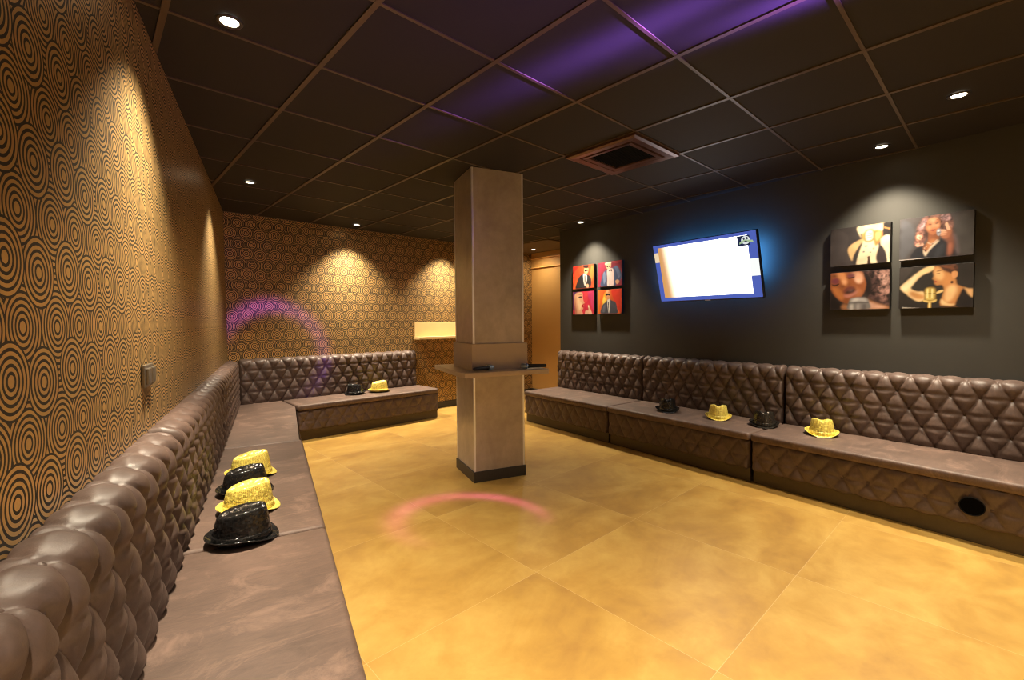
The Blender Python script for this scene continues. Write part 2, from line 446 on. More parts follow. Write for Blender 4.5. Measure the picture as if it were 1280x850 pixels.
def tufted(name, L, prof, px, q, x0, t0, depth, pits, parent, but_rows, step=.0062, tfade=(0.02, 0.05), kids=True, skip=None, x_start=0.0):
    y, z, ny, nz, t = pad_profile(prof, step)
    nx = max(8, int(L / step)); x = np.linspace(x_start, x_start + L, nx + 1)
    X, T = np.meshgrid(x, t, indexing='ij')
    H = tuft(X, T, px, q, x0, t0, depth, pits)
    # rolls down at the ends and at both edges of the pad
    e = np.minimum(X - x_start, x_start + L - X); r = .018
    roll = np.where(e < r, -(r - np.sqrt(np.maximum(0, r * r - (r - e) ** 2))), 0)
    fe = np.clip(T / tfade[0], 0, 1) * np.clip((t[-1] - T) / tfade[1], 0, 1)
    H = H * np.sqrt(fe) * np.clip(e / .02, 0, 1) * (1 - .45 * np.clip(nz, 0, 1)) + roll
    H += .0012 * np.sin(X * 47 + 3 * np.sin(T * 31)) * np.sin(T * 53 + 2 * np.sin(X * 19))
    P = np.zeros((nx + 1, len(t), 3)); P[:, :, 0] = X; P[:, :, 1] = y + ny * H; P[:, :, 2] = z + nz * H
    me = grid_mesh(name, P, caps=True)
    o = obj(name, me, M['leather'], parent)
    if kids:
        for tb, stag in but_rows:
            k0 = math.floor((x_start - x0) / px) - 1
            for k in range(k0, k0 + int(L / px) + 4):
                xb = x0 + (k + (.5 if stag else 0)) * px
                if xb < x_start + .035 or xb > x_start + L - .035: continue
                if skip and skip(xb, tb): continue
                yb = np.interp(tb, t, y); zb = np.interp(tb, t, z); nyb = np.interp(tb, t, ny); nzb = np.interp(tb, t, nz)
                bo = bpy.data.objects.new('button', button_me); link(bo, o)
                hh = -pits + .003
                bo.location = (xb, yb + nyb * hh, zb + nzb * hh)
                bo.rotation_euler = (-(PI / 2 - math.atan2(nzb, nyb)), 0, 0)
    return o

def back_prof(top=.897, y=.088, z0=.395, r=.05):
    pts = [(y, z0), (y, top - r)]
    for k in range(1, 9):
        a = PI / 2 * k / 8; pts.append((y - r + r * math.cos(a), top - r + r * math.sin(a)))
    pts += [(.004, top - .004), (.004, top - .05)]
    return pts
def front_prof(y=.672, z0=.112, z1=.344):
    return [(y - .02, z0), (y - .006, z0 + .004), (y, z0 + .014), (y, z1 - .008), (y - .004, z1)]

def bench(label, origin, theta, L, seat_poly, phase, px=.1465, back=(None, None), front=(None, None), buttons=True, port=None, quilt=True, fbuttons=True):
    e = empty('banquette_bench', origin, (0, 0, theta))
    tag(e, label, 'bench', 'brown tufted banquette units around the walls')
    b0, b1 = back[0] if back[0] is not None else .004, back[1] if back[1] is not None else L - .004
    # button rows in arclength measured from the pad's foot at z .395
    rows = [(.021, 0), (.143, 1), (.265, 0), (.387, 1), (.509, 0)]
    rows = [(t_, (k + 1) % 2) for k, (t_, _) in enumerate(rows)]      # row at z .782 carries the phase
    bk = tufted('backrest', b1 - b0, back_prof(), px, .122, phase, .387, .033, .010, e,
                [(.143, 0), (.265, 1), (.387, 0), (.509, 1)], kids=buttons, x_start=b0)
    prism('seat', seat_poly, SEAT - .062, SEAT, M['suede'], e, bev=.02)
    # carcass and kick board
    f0, f1 = front[0] if front[0] is not None else .006, front[1] if front[1] is not None else L - .006
    if quilt:
        def skp(xb, tb): return port is not None and abs(xb - port[0]) < .05
        fp = tufted('front_panel', f1 - f0, front_prof(), px, .115, phase, .118, .019, .008, e, [(.118, 0)], step=.008, tfade=(.02, .02), kids=buttons and fbuttons, skip=skp, x_start=f0)
    box('carcass', f0 + .01, f1 - .01, .09, .655, .112, SEAT - .063, M['carcass'], e)
    box('kick_board', f0 + .004, f1 - .004, .09, .645, 0, .112, M['kick'], e, bev=.002)
    if port:
        px_, pz = port
        P = lathe([(.050, -.006), (.053, .003), (.056, .002), (.056, -.008)], 40)
        me = grid_mesh('port_rim', P, close_u=True)
        rim = obj('port_rim', me, M['matte_black'], e, loc=(px_, .700, pz), rot=(-PI / 2, 0, 0))
        rim.scale = (1, .95, 1)
        me = grid_mesh('port_hole', lathe([(.0001, -.004), (.03, -.004), (.052, -.003)], 40), close_u=True)
        obj('port_hole', me, M['darkhole'], rim)
    return e

def rect(L, y0=.078, y1=.695): return [(.003, y0), (L - .003, y0), (L - .003, y1), (.003, y1)]
PXR = .1452
# right-hand run: local x = along the wall away from the viewer
s0 = -.80; s1 = 1.318
bench('tufted brown bench unit furthest right, with a round black hole in its quilted front', Rw(s0, .002), TH_R, s1 - s0, rect(s1 - s0), (-.037 - s0) % PXR, PXR, port=(.043 - s0, .226))
s0, s1 = 1.322, 2.822
bench('tufted brown bench unit in the middle of the charcoal wall, below the screen', Rw(s0, .002), TH_R, s1 - s0, rect(s1 - s0), .5 * (s1 - s0) % PXR, PXR)
s0, s1 = 2.826, 4.265
L_ = s1 - s0
bench('tufted brown bench unit at the far end of the charcoal wall, below the red canvases', Rw(s0, .002), TH_R, L_, [(.003, .078), (L_ - .003, .078), (L_ - .003, .66), (L_ - .012, .684), (L_ - .035, .695), (.003, .695)], .5 * L_ % PXR, PXR)
# left-hand run: local x = towards the viewer, origin at the far end of each unit
PXL = .1495
def yl(L): return rect(L, .078, .626)
def bench_left(s_far, s_near, label, poly=None, back=(None, None), **k):
    L = s_far - s_near
    return bench(label, Lw(s_far, .002), TH_L, L, poly or yl(L), (s_far - 1.213) % PXL + PXL / 2, PXL, back=back, **k)
# (front panel sits at .672 in the mould: the left run is shallower, so it is moved by its own helper)
FR = [None]
def left_front(e, y=.603):
    for ch in e.children:
        if ch.name.startswith('front_panel'): ch.location.y = y - .672
        if ch.name.startswith('carcass') or ch.name.startswith('kick_board'):
            ch.scale.y = (y - .02) / .655
e = bench_left(.60, -1.10, 'tufted brown bench unit nearest the viewer, at the very start of the left run', buttons=False); left_front(e)
e = bench_left(2.302, .604, 'tufted brown bench unit in the left foreground, with worn empty seat'); left_front(e)
e = bench_left(4.01, 2.306, 'tufted brown bench unit along the left wall carrying a row of four hats'); left_front(e)
# corner unit, its seat runs on to the back wall
def Lloc(s_far, P):    # world xy -> local of a left unit
    d = Vector((P[0], P[1], 0)) - Lw(s_far, .002)
    return (-(d.dot(LT)), d.dot(LN))
SB = 5.90
sback = (BACK_Y - .09) / LT.y - .02
sf = sback
poly = [Lloc(sf, p) for p in ((1.655, 5.283), (1.665, BACK_Y - .078), (1.215, BACK_Y - .078))]
sn = 4.014
A = Lw(sn, .078); B_ = Lw(sn, .626)
poly = [Lloc(sf, (A.x, A.y)), Lloc(sf, (B_.x, B_.y)), Lloc(sf, (1.2034 - 1.0 + .2695 * 5.283, 5.283))] + poly
L_ = sf - sn
e = bench('tufted brown corner bench unit joining the left run to the back wall', Lw(sf, .002), TH_L, L_, poly, (sf - 1.213) % PXL + PXL / 2, PXL, front=(.37, None)); left_front(e)
# back run: local x points left, origin at its right-hand end
xr = 3.53
L_ = xr - 1.672
bench('tufted brown bench unit against the back wall with two hats on its seat', (xr, BACK_Y - .002, 0), TH_B, L_,
      [(.035, .612), (.010, .600), (.003, .575), (.003, .078), (L_ - .003, .078), (L_ - .003, .612)], (xr - 1.885) % .147, .147, back=(.045, xr - 1.235))
e = [o for o in bpy.data.objects if o.get('label', '').startswith('tufted brown bench unit against the back')][0]
left_front(e, .588)

# ------------------------------------------------------------------ pillar with shelf
a18 = R(-18)
pil = empty('pillar', (2.285, 2.93, 0), (0, 0, a18)); tag(pil, 'square taupe pillar in the middle of the floor with a wraparound shelf', 'pillar')
W, D = .452, .445
CB, CT = .92, 1.135
sh1 = box('shaft', 0, W, 0, D, .0, CEIL, M['pillar'], pil)
box('skirting', -.010, W + .010, -.010, D + .010, 0, .088, M['baseboard'], pil, bev=.002)
for (x, y) in ((0, 0), (W, 0), (W, D), (0, D)):
    bm = bmesh.new(); sx_ = 1 if x > 0 else -1; sy_ = 1 if y > 0 else -1
    add_box(bm, min(x - sx_ * .012, x + sx_ * .0025), max(x - sx_ * .012, x + sx_ * .0025), min(y, y + sy_ * .0025), max(y, y + sy_ * .0025), .088, CEIL - .001)
    add_box(bm, min(x, x + sx_ * .0025), max(x, x + sx_ * .0025), min(y - sy_ * .012, y + sy_ * .0025), max(y - sy_ * .012, y + sy_ * .0025), .088, CEIL - .001)
    o = obj('corner_strip', bm_mesh(bm, 'corner_strip'), M['steel'], pil); o['label'] = 'polished steel edge strip'
box('shelf_collar', -.022, W + .026, -.022, D + .02, CB, CT, M['shelf'], pil, bev=.003)
c_ = .035
prism('shelf_board', [(-.145 + c_ + .035, -.18), (W + .14, -.18), (W + .148, -.172), (W + .148, D + .2), (-.145, D + .2), (-.145, -.18 + .07), (-.13, -.16)], CB - .038, CB, M['shelf'], pil, bev=.002)

# ------------------------------------------------------------------ microphones
def make_mic(loc, ang, label, roll=0):
    e = empty('microphone', loc, (0, 0, ang)); tag(e, label, 'microphone', 'wireless microphones on the pillar shelf')
    h = [(.0001, 0), (.010, .0), (.013, .004), (.0135, .03), (.0145, .10), (.017, .148), (.0185, .160), (.0001, .160)]
    P = lathe([(r, z) for r, z in h], 28); Q = P[:, :, [2, 1, 0]].copy(); Q[:, :, 2] += .0235
    obj('handle', grid_mesh('handle', Q, close_u=True), M['black'], e)
    P = lathe([(.0187, .158), (.0232, .163), (.0232, .172), (.020, .176)], 28); Q = P[:, :, [2, 1, 0]].copy(); Q[:, :, 2] += .0235
    obj('collar_ring', grid_mesh('collar_ring', Q, close_u=True), M['mic_ring'], e)
    pr = [(.0195, .174), (.0225, .182), (.0232, .192), (.021, .204), (.015, .212), (.0001, .215)]
    P = lathe(pr, 28); Q = P[:, :, [2, 1, 0]].copy(); Q[:, :, 2] += .0235
    obj('grille', grid_mesh('grille', Q, close_u=True), M['mic_mesh'], e)
    return e
M['mic_ring'] = plain('blue_grey_mic_ring', (.40, .56, .74), .25, .6)
n = NT('mic_mesh'); c = n.coord(); v = n.n('ShaderNodeTexVoronoi'); n.set(v, 'Vector', c); v.inputs['Scale'].default_value = 500
M['mic_mesh'] = n.bsdf((.42, .52, .62), .35, .6, n.bump(v.outputs['Distance'], .6, .001))
def pilpt(u, v, z): return Vector((2.285 + math.cos(a18) * u - math.sin(a18) * v, 2.93 + math.sin(a18) * u + math.cos(a18) * v, z))
make_mic(pilpt(-.045, -.13, CB + .001), a18 + R(24), 'black microphone on the pillar shelf, on the left, its head pointing right')
make_mic(pilpt(.595, -.135, CB + .001), a18 + R(166), 'black microphone on the pillar shelf, on the right, its head pointing left')

# ------------------------------------------------------------------ ledge on the back wall
sb = empty('wall_ledge', (3.50, BACK_Y, 0)); tag(sb, 'cream drinks ledge with tall upstand on the back wall behind the pillar', 'shelf')
box('upstand', .012, 1.25, -.022, -.001, 1.10, 1.31, M['cream'], sb, bev=.002)
box('ledge_board', 0, 1.262, -.16, -.001, 1.062, 1.10, M['cream'], sb, bev=.002)

# ------------------------------------------------------------------ wall plate on the left wall
sp = empty('switch_plate', Lw(2.33, .0, 1.075), (0, 0, TH_L)); tag(sp, 'small brushed double switch plate on the left papered wall', 'switch')
box('plate', -.075, .075, 0, .012, 0, .085, M['plate'], sp, bev=.003)
for x_ in (-.036, .036):
    box('switch_rocker', x_ - .027, x_ + .027, .010, .022, .012, .073, M['plate'], sp, bev=.004)

# ------------------------------------------------------------------ hats
def hat(kind, loc, heading, label, seqmat, group, h=.142, tilt=(0, 0), scale=1.0):
    """fedora facing +x before heading"""
    e = empty('fedora_hat', loc, (0, 0, heading)); tag(e, label, 'hat', group)
    e.rotation_euler = (tilt[0], tilt[1], heading)
    e.scale = (scale,) * 3
    n_ = 64; th = np.linspace(0, 2 * PI, n_, endpoint=False); ct, st = np.cos(th), np.sin(th)
    a0, b0 = .116, .096
    # crown: side rings, then the pinched top
    rings = []
    zb = .018
    for k, f in enumerate(np.linspace(0, 1, 13)):
        s = 1 - .12 * f - .05 * f ** 4
        ax = a0 * s; by = b0 * (1 - .16 * f - .06 * f ** 4)
        topz = h - .004 + .013 * ct - .006 * (ct < 0) * ct * ct - np.where(ct > 0, .020, .006) * np.exp(-(st / .30) ** 2) * np.abs(ct)          # the front stands taller
        z = zb + (topz - zb) * f
        # front pinch: two dents beside the nose
        dent = .011 * f ** 2 * np.exp(-((ct - .62) / .25) ** 2)
        rings.append(np.stack([ct * ax, st * (by - dent * np.abs(st)), z], 1))
    last = rings[-1]
    for f in np.linspace(.93, .02, 12):
        x = last[:, 0] * f; y = last[:, 1] * f
        rim = last[:, 2]
        edge = .006 * (1 - ((1 - f)) ** 2) if f > .8 else .004
        crease = .034 * np.exp(-(y / .023) ** 2)
        dome = .006 * np.sqrt(max(0, 1 - f ** 2))
        zz = (h + .012 * (x / .08)) + dome - crease - .0
        wgt = np.clip((f - .55) / .38, 0, 1); zz = (1 - wgt) * zz + wgt * (rim + .003)
        rings.append(np.stack([x, y, zz], 1))
    P = np.stack(rings, 1)
    me = grid_mesh('crown', P, close_u=True)
    cr = obj('crown', me, seqmat, e)
    # brim, two-sided
    br = []
    A1, B1 = .145, .128
    def brz(f, ct, st):
        up = .028 * st ** 2 + .026 * np.clip(-ct, 0, 1) ** 2 - .010 * np.clip(ct, 0, 1) ** 2
        return .014 + up * f ** 1.5
    for f in np.linspace(0, 1, 9):
        x = ct * (a0 * .97 + (A1 - a0 * .97) * f); y = st * (b0 * .97 + (B1 - b0 * .97) * f)
        br.append(np.stack([x, y, brz(f, ct, st) + .002], 1))
    for f in np.linspace(1, 0, 9):
        x = ct * (a0 * .97 + (A1 - a0 * .97) * f); y = st * (b0 * .97 + (B1 - b0 * .97) * f)
        br.append(np.stack([x, y, brz(f, ct, st) - .0015], 1))
    me = grid_mesh('brim', np.stack(br, 1), close_u=True)
    obj('brim', me, seqmat, e)
    bn = []
    for zz, o_ in ((.016, .001), (.019, .0035), (.044, .0035), (.046, .001)):
        f = (zz - zb) / (h - zb); s = 1 - .12 * f; bn.append(np.stack([ct * (a0 * s + o_), st * (b0 * (1 - .16 * f) + o_), np.full(n_, zz)], 1))
    me = grid_mesh('hat_band', np.stack(bn, 1), close_u=True)
    obj('hat_band', me, seqmat, e)
    return e
G, K_ = M['gold_seq'], M['black_seq']
gl = 'sequin hats on the left bench'; gr = 'sequin hats on the right bench'; gb = 'sequin hats on the back bench'
z = SEAT - .003
hat(0, (.455, 2.175, z), R(-24), 'black sequin fedora nearest the viewer on the left bench, over the seat seam', K_, gl, scale=.95)
hat(0, (.554, 2.500, z), R(-22), 'gold sequin fedora second in the left row, between two black hats', G, gl, scale=.95)
hat(0, (.601, 2.775, z), R(-20), 'black sequin fedora third in the left row, between two gold hats', K_, gl, scale=.95)
hat(0, (.696, 3.061, z), R(-14), 'gold sequin fedora furthest back in the left row of four', G, gl, scale=.95)
hat(0, (2.485, 5.63, z), R(186), 'black sequin fedora on the back bench beside a gold one', K_, gb, scale=.92)
hat(0, (2.80, 5.60, z), R(-8), 'gold sequin fedora on the back bench beside a black one', G, gb, scale=.98)
hat(0, (4.256, 2.31, z), R(212), 'glossy black sequin fedora furthest left on the right bench', K_, gr, scale=.9)
hat(0, (4.262, 1.806, z), R(206), 'gold sequin fedora on the right bench below the screen, between two dark hats', G, gr, scale=.9)
hat(0, (4.240, 1.407, z), R(200), 'smoky dark sequin fedora at the seam of the right bench', M['brown_seq'], gr, scale=.9)
hat(0, (4.224, .982, z), R(196), 'bright gold sequin fedora nearest the viewer on the right bench', G, gr, scale=.9)

# ------------------------------------------------------------------ canvases on the charcoal wall
def srgb(h):
    v = [int(h[i:i + 2], 16) / 255 for i in (0, 2, 4)]
    return tuple(x / 12.92 if x <= .04045 else ((x + .055) / 1.055) ** 2.4 for x in v)
def smooth_poly(P, k=6):
    out = []; n_ = len(P)
    for i in range(n_):
        p0, p1, p2, p3 = [np.array(P[(i + j) % n_], float) for j in (-1, 0, 1, 2)]
        for s in range(k):
            t = s / k
            out.append(.5 * ((2 * p1) + (-p0 + p2) * t + (2 * p0 - 5 * p1 + 4 * p2 - p3) * t * t + (-p0 + 3 * p1 - 3 * p2 + p3) * t ** 3))
    return [tuple(np.clip(q, .004, .996)) for q in out]
_ink = NT('printed_canvas_ink')
_at = _ink.n('ShaderNodeVertexColor'); _at.layer_name = 'ink'
M['ink'] = _ink.bsdf(_at.outputs[0], .5, 0, None, .35)
_rng = np.random.default_rng(5)
def _blur(a, k):
    for ax in (0, 1):
        for _ in range(2):
            p = np.pad(a, [(k, k) if q_ == ax else (0, 0) for q_ in (0, 1)], mode='edge')
            c_ = np.cumsum(p, axis=ax); c_ = np.concatenate([np.zeros_like(np.take(c_, [0], ax)), c_], ax)
            n2 = a.shape[ax]; w_ = 2 * k + 1
            a = (np.take(c_, range(w_, w_ + n2), ax) - np.take(c_, range(0, n2), ax)) / w_
    return a
def canvas(label, s, z, w, h, shapes, bg, group, edge='canvas_edge', dep=.04, ink=.62):
    """a stretched canvas; its print is a fine grid carrying the picture's inks"""
    e = empty('canvas_picture', Rw(s, 0, z), (0, 0, TH_R)); tag(e, label, 'picture', group)
    box('canvas_body', -w / 2, w / 2, .002, dep, -h / 2, h / 2, M[edge], e, bev=.0015)
    NX, NY = 190, 146
    uu_, vv_ = np.meshgrid(np.linspace(0, 1, NX), np.linspace(0, 1, NY), indexing='ij')
    img = np.empty((NX, NY, 3)); img[:] = srgb(bg)
    cl_ = _blur(_rng.random((NX, NY)), 9); cl_ = (cl_ - cl_.mean()) / (cl_.std() + 1e-6)
    img *= (1 + .10 * cl_)[..., None]
    for kind, col, d in shapes:
        if kind[0] == 'e':
            cx, cy, a, b, r_ = (list(d) + [0])[:5]; r_ = R(r_)
            X = (uu_ - cx) * math.cos(r_) + (vv_ - cy) * math.sin(r_); Y = -(uu_ - cx) * math.sin(r_) + (vv_ - cy) * math.cos(r_)
            m_ = ((X / a) ** 2 + (Y / b) ** 2 < 1).astype(float)
        else:
            pts = smooth_poly(d) if kind[0] == 'p' else d
            m_ = np.zeros((NX, NY), bool); k = len(pts)
            for i_ in range(k):
                (x1, y1), (x2, y2) = pts[i_], pts[(i_ + 1) % k]
                if y1 == y2: continue
                cnd = ((y1 > vv_) != (y2 > vv_)) & (uu_ < (x2 - x1) * (vv_ - y1) / (y2 - y1) + x1)
                m_ ^= cnd
            m_ = m_.astype(float)
        area_ = m_.mean()
        m_ = _blur(m_, 4 if kind.endswith('s') else (1 if area_ < .012 else 2))
        c_ = np.array(srgb(col))[None, None, :] * np.ones((NX, NY, 1))
        if kind.endswith('h'):        # hair: streaky curls
            nz_ = _blur(_rng.random((NX, NY)), 2); nz_ = (nz_ - nz_.mean()) / nz_.std()
            nz2 = _blur(_rng.random((NX, NY)), 5); nz2 = (nz2 - nz2.mean()) / nz2.std()
            c_ = c_ * np.clip(1 + .28 * nz_ + .38 * nz2, .2, 2.4)[..., None]
        elif area_ > .02:
            c_ = c_ * np.clip(1 + .07 * cl_, .7, 1.3)[..., None]
        img = img * (1 - m_[..., None]) + c_ * m_[..., None]
    P = np.zeros((NX, NY, 3)); P[:, :, 0] = (.5 - uu_) * (w - .002); P[:, :, 1] = dep + .0006; P[:, :, 2] = (vv_ - .5) * (h - .002)
    me = grid_mesh('print', P[::-1].copy(), smooth=False); img = img[::-1]
    ca = me.color_attributes.new('ink', 'FLOAT_COLOR', 'POINT')
    ca.data.foreach_set('color', np.concatenate([np.clip(img * ink, 0, 1), np.ones((NX, NY, 1))], 2).reshape(-1).astype(np.float32))
    obj('print', me, M['ink'], e)
    return e

g2 = 'singer canvases by the nearest downlight'; g1 = 'red portrait canvases at the far end of the charcoal wall'
# --- upper left: pale figure in white shirt-front behind a vintage microphone
canvas('canvas of a pale figure in white shirtfront behind an old microphone', .812, 1.888, .390, .302, [
    ('p', '4a4344', [(0, 0), (.45, 0), (.3, .4), (.3, .8), (0, .95)]),
    ('p', 'e8c08a', [(.31, .42), (.38, .55), (.55, .66), (.62, .6), (.5, .35), (.40, .12), (.345, .22)]),
    ('p', 'ffe9c4', [(.46, .0), (.50, .34), (.56, .58), (.70, .63), (.80, .52), (.83, .3), (.80, .0)]),
    ('p', '3a3436', [(.42, 0), (.40, .2), (.50, .48), (.56, .56), (.49, .26), (.45, 0)]),
    ('p', 'ffe6bd', [(.46, .97), (.60, 1.), (.90, 1.), (.86, .78), (.80, .72), (.62, .72), (.52, .80), (.54, .68), (.49, .80)]),
    ('p', 'e9a860', [(.56, .80), (.58, .62), (.70, .58), (.78, .66), (.78, .82)]),
    ('p', 'd68f48', [(.74, .80), (.86, .80), (.88, .66), (.82, .50), (.76, .46)]),
    ('p', 'f0bd7c', [(.76, .76), (.85, .78), (.84, .64), (.78, .56)]),
    ('l', '2b2628', [(.88, 1), (1, 1), (1, .66), (.90, .70)]),
    ('l', 'c78a50', [(.90, .86), (1, .80), (1, .84), (.90, .90)]),
    ('p', 'fff0d0', [(.86, .62), (1.0, .64), (1, .0), (.95, .0), (.93, .25), (.86, .42)]),
    ('p', '3b3133', [(.80, .30), (.84, .43), (.90, .36), (.96, .05), (.93, 0), (.82, 0), (.78, .12)]),
    ('p', 'b58d58', [(.595, .84), (.73, .86), (.74, .60), (.60, .58)]),
    ('p', 'fff6de', [(.615, .82), (.71, .84), (.715, .63), (.62, .61)]),
    ('l', 'c9a877', [(.62, .775), (.712, .785), (.712, .77), (.62, .76)]), ('l', 'c9a877', [(.62, .725), (.712, .735), (.712, .72), (.62, .71)]), ('l', 'c9a877', [(.62, .675), (.712, .685), (.712, .67), (.62, .66)]),
    ('e', '4d4a4c', (.615, .46, .025, .015)), ('e', '8a8a88', (.58, .32, .02, .02)), ('e', '9a978f', (.69, .29, .015, .02)), ('e', 'c9b79a', (.74, .38, .02, .03)),
    ('l', '4a3128', [(.64, .0), (.70, .0), (.68, .16), (.65, .16)]), ('e', '5a3a2c', (.665, .17, .022, .03)),
], '3f393a', g2, ink=.46)
# --- upper right: curly-haired singer in a black dress holding a microphone
canvas('canvas of a curly-haired woman in dark V-neck dress, hand at her mouth', .367, 1.890, .394, .302, [
    ('ps', '56565c', [(.02, .05), (.2, .3), (.2, .75), (.1, .95), (.02, .9)]), ('ps', '4f4c4c', [(.80, .1), (.98, .1), (.98, .9), (.85, .9), (.78, .5)]),
    ('ph', '6b4a44', [(.34, .98), (.27, .84), (.24, .66), (.22, .48), (.22, .34), (.28, .30), (.36, .40), (.42, .55), (.56, .60), (.68, .56), (.74, .66), (.73, .84), (.68, .98), (.56, 1), (.42, 1)]),
    ('ph', 'a98a8c', [(.34, .92), (.28, .80), (.28, .68), (.33, .72), (.38, .90)]), ('ph', 'b07a68', [(.25, .62), (.235, .5), (.28, .42), (.34, .50), (.31, .64)]), ('ph', 'd0a088', [(.26, .58), (.25, .50), (.30, .46), (.32, .54)]), ('ph', 'b98a78', [(.25, .38), (.235, .32), (.30, .29), (.36, .35), (.30, .39)]),
    ('ph', '9c7c80', [(.58, .98), (.57, .90), (.64, .84), (.70, .86), (.68, .96)]), ('ph', '7a5850', [(.66, .80), (.63, .64), (.68, .58), (.73, .70)]),
    ('ps', '3a2420', [(.36, .66), (.36, .52), (.41, .46), (.43, .58), (.40, .72)]),
    ('p', '8a5234', [(.42, .60), (.53, .58), (.56, .42), (.50, .28), (.38, .12), (.345, .2), (.33, .26), (.40, .40)]), ('ps', 'b87a50', [(.40, .34), (.46, .44), (.52, .40), (.46, .28), (.39, .2)]),
    ('p', 'b06e48', [(.385, .84), (.38, .70), (.41, .61), (.455, .555), (.50, .56), (.545, .64), (.565, .76), (.55, .88), (.49, .94), (.42, .92)]),
    ('ps', 'dfa07a', [(.41, .90), (.41, .82), (.45, .80), (.50, .84), (.53, .90), (.47, .935)]), ('ps', 'd99a70', [(.395, .76), (.40, .68), (.435, .66), (.44, .74)]), ('ps', 'e0a682', [(.50, .76), (.53, .70), (.55, .76), (.53, .82)]), ('ps', 'ecb894', [(.462, .80), (.472, .70), (.485, .70), (.482, .80)]),
    ('ps', '5a3028', [(.40, .815), (.425, .80), (.455, .80), (.45, .83), (.42, .84)]), ('ps', '5a3028', [(.495, .81), (.52, .805), (.545, .82), (.53, .845), (.50, .835)]),
    ('p', '241414', [(.402, .797), (.43, .785), (.457, .79), (.43, .80)]), ('p', '241414', [(.497, .797), (.52, .792), (.547, .808), (.52, .808)]), ('p', '3a221c', [(.40, .86), (.43, .872), (.458, .858), (.43, .882)]), ('p', '3a221c', [(.495, .862), (.52, .882), (.55, .872), (.52, .892)]),
    ('ps', '7c4630', [(.456, .71), (.475, .695), (.497, .71), (.475, .703)]), ('p', '7a2c2c', [(.437, .655), (.458, .668), (.475, .663), (.492, .668), (.51, .655), (.475, .632)]), ('ps', 'c06a5c', [(.455, .648), (.475, .642), (.495, .648), (.475, .636)]),
    ('ps', '7a452e', [(.44, .60), (.475, .585), (.51, .60), (.475, .57)]),
    ('p', '22222a', [(.20, .0), (.22, .22), (.32, .30), (.35, .14), (.375, .08), (.42, .20), (.52, .38), (.60, .42), (.70, .26), (.78, .0)]), ('ps', '35373f', [(.50, .0), (.54, .22), (.62, .32), (.62, .1)]),
    ('p', 'e8d4bc', [(.345, .20), (.352, .13), (.378, .055), (.40, .12), (.46, .24), (.55, .375), (.54, .40), (.45, .28), (.38, .14), (.362, .20)]), ('p', 'c8a890', [(.40, .36), (.46, .32), (.53, .40), (.52, .42), (.455, .345), (.41, .38)]),
    ('e', '2a2226', (.373, .19, .012, .02)), ('e', 'e8dccc', (.36, .25, .006, .01)), ('e', 'e8dccc', (.385, .28, .006, .01)), ('e', '2a2226', (.47, .33, .008, .012)),
    ('ps', '8a5440', [(.60, .58), (.63, .42), (.68, .30), (.67, .05), (.72, .04), (.76, .28), (.74, .48), (.70, .64)]), ('ps', 'c07860', [(.69, .30), (.69, .08), (.71, .06), (.72, .28)]),
    ('p', 'a86c50', [(.56, .60), (.58, .48), (.64, .42), (.70, .48), (.72, .60), (.69, .70), (.66, .62), (.62, .60)]),
    ('p', 'e0ae90', [(.545, .62), (.57, .60), (.62, .58), (.65, .60), (.63, .63), (.57, .645)]), ('p', 'd8a284', [(.55, .56), (.58, .545), (.64, .55), (.66, .57), (.60, .585)]), ('p', 'cf987a', [(.565, .51), (.60, .50), (.65, .51), (.66, .53), (.60, .54)]), ('p', 'e6b69a', [(.64, .70), (.63, .76), (.655, .80), (.68, .72), (.70, .62), (.66, .62)]),
    ('p', '9a98a2', [(.52, .64), (.525, .54), (.55, .50), (.575, .55), (.575, .64), (.55, .67)]), ('e', 'eceaf0', (.545, .62, .014, .022)), ('l', '403e46', [(.527, .57), (.575, .575), (.575, .59), (.527, .585)]),
    ('ps', '8c7880', [(.76, .5), (.80, .28), (.81, .05), (.795, .05), (.785, .28), (.75, .48)]),
    ('l', 'b8b2ae', [(0, 0), (.35, .0), (.5, .012), (.35, .015), (0, .015)]),
], '4c4748', g2)
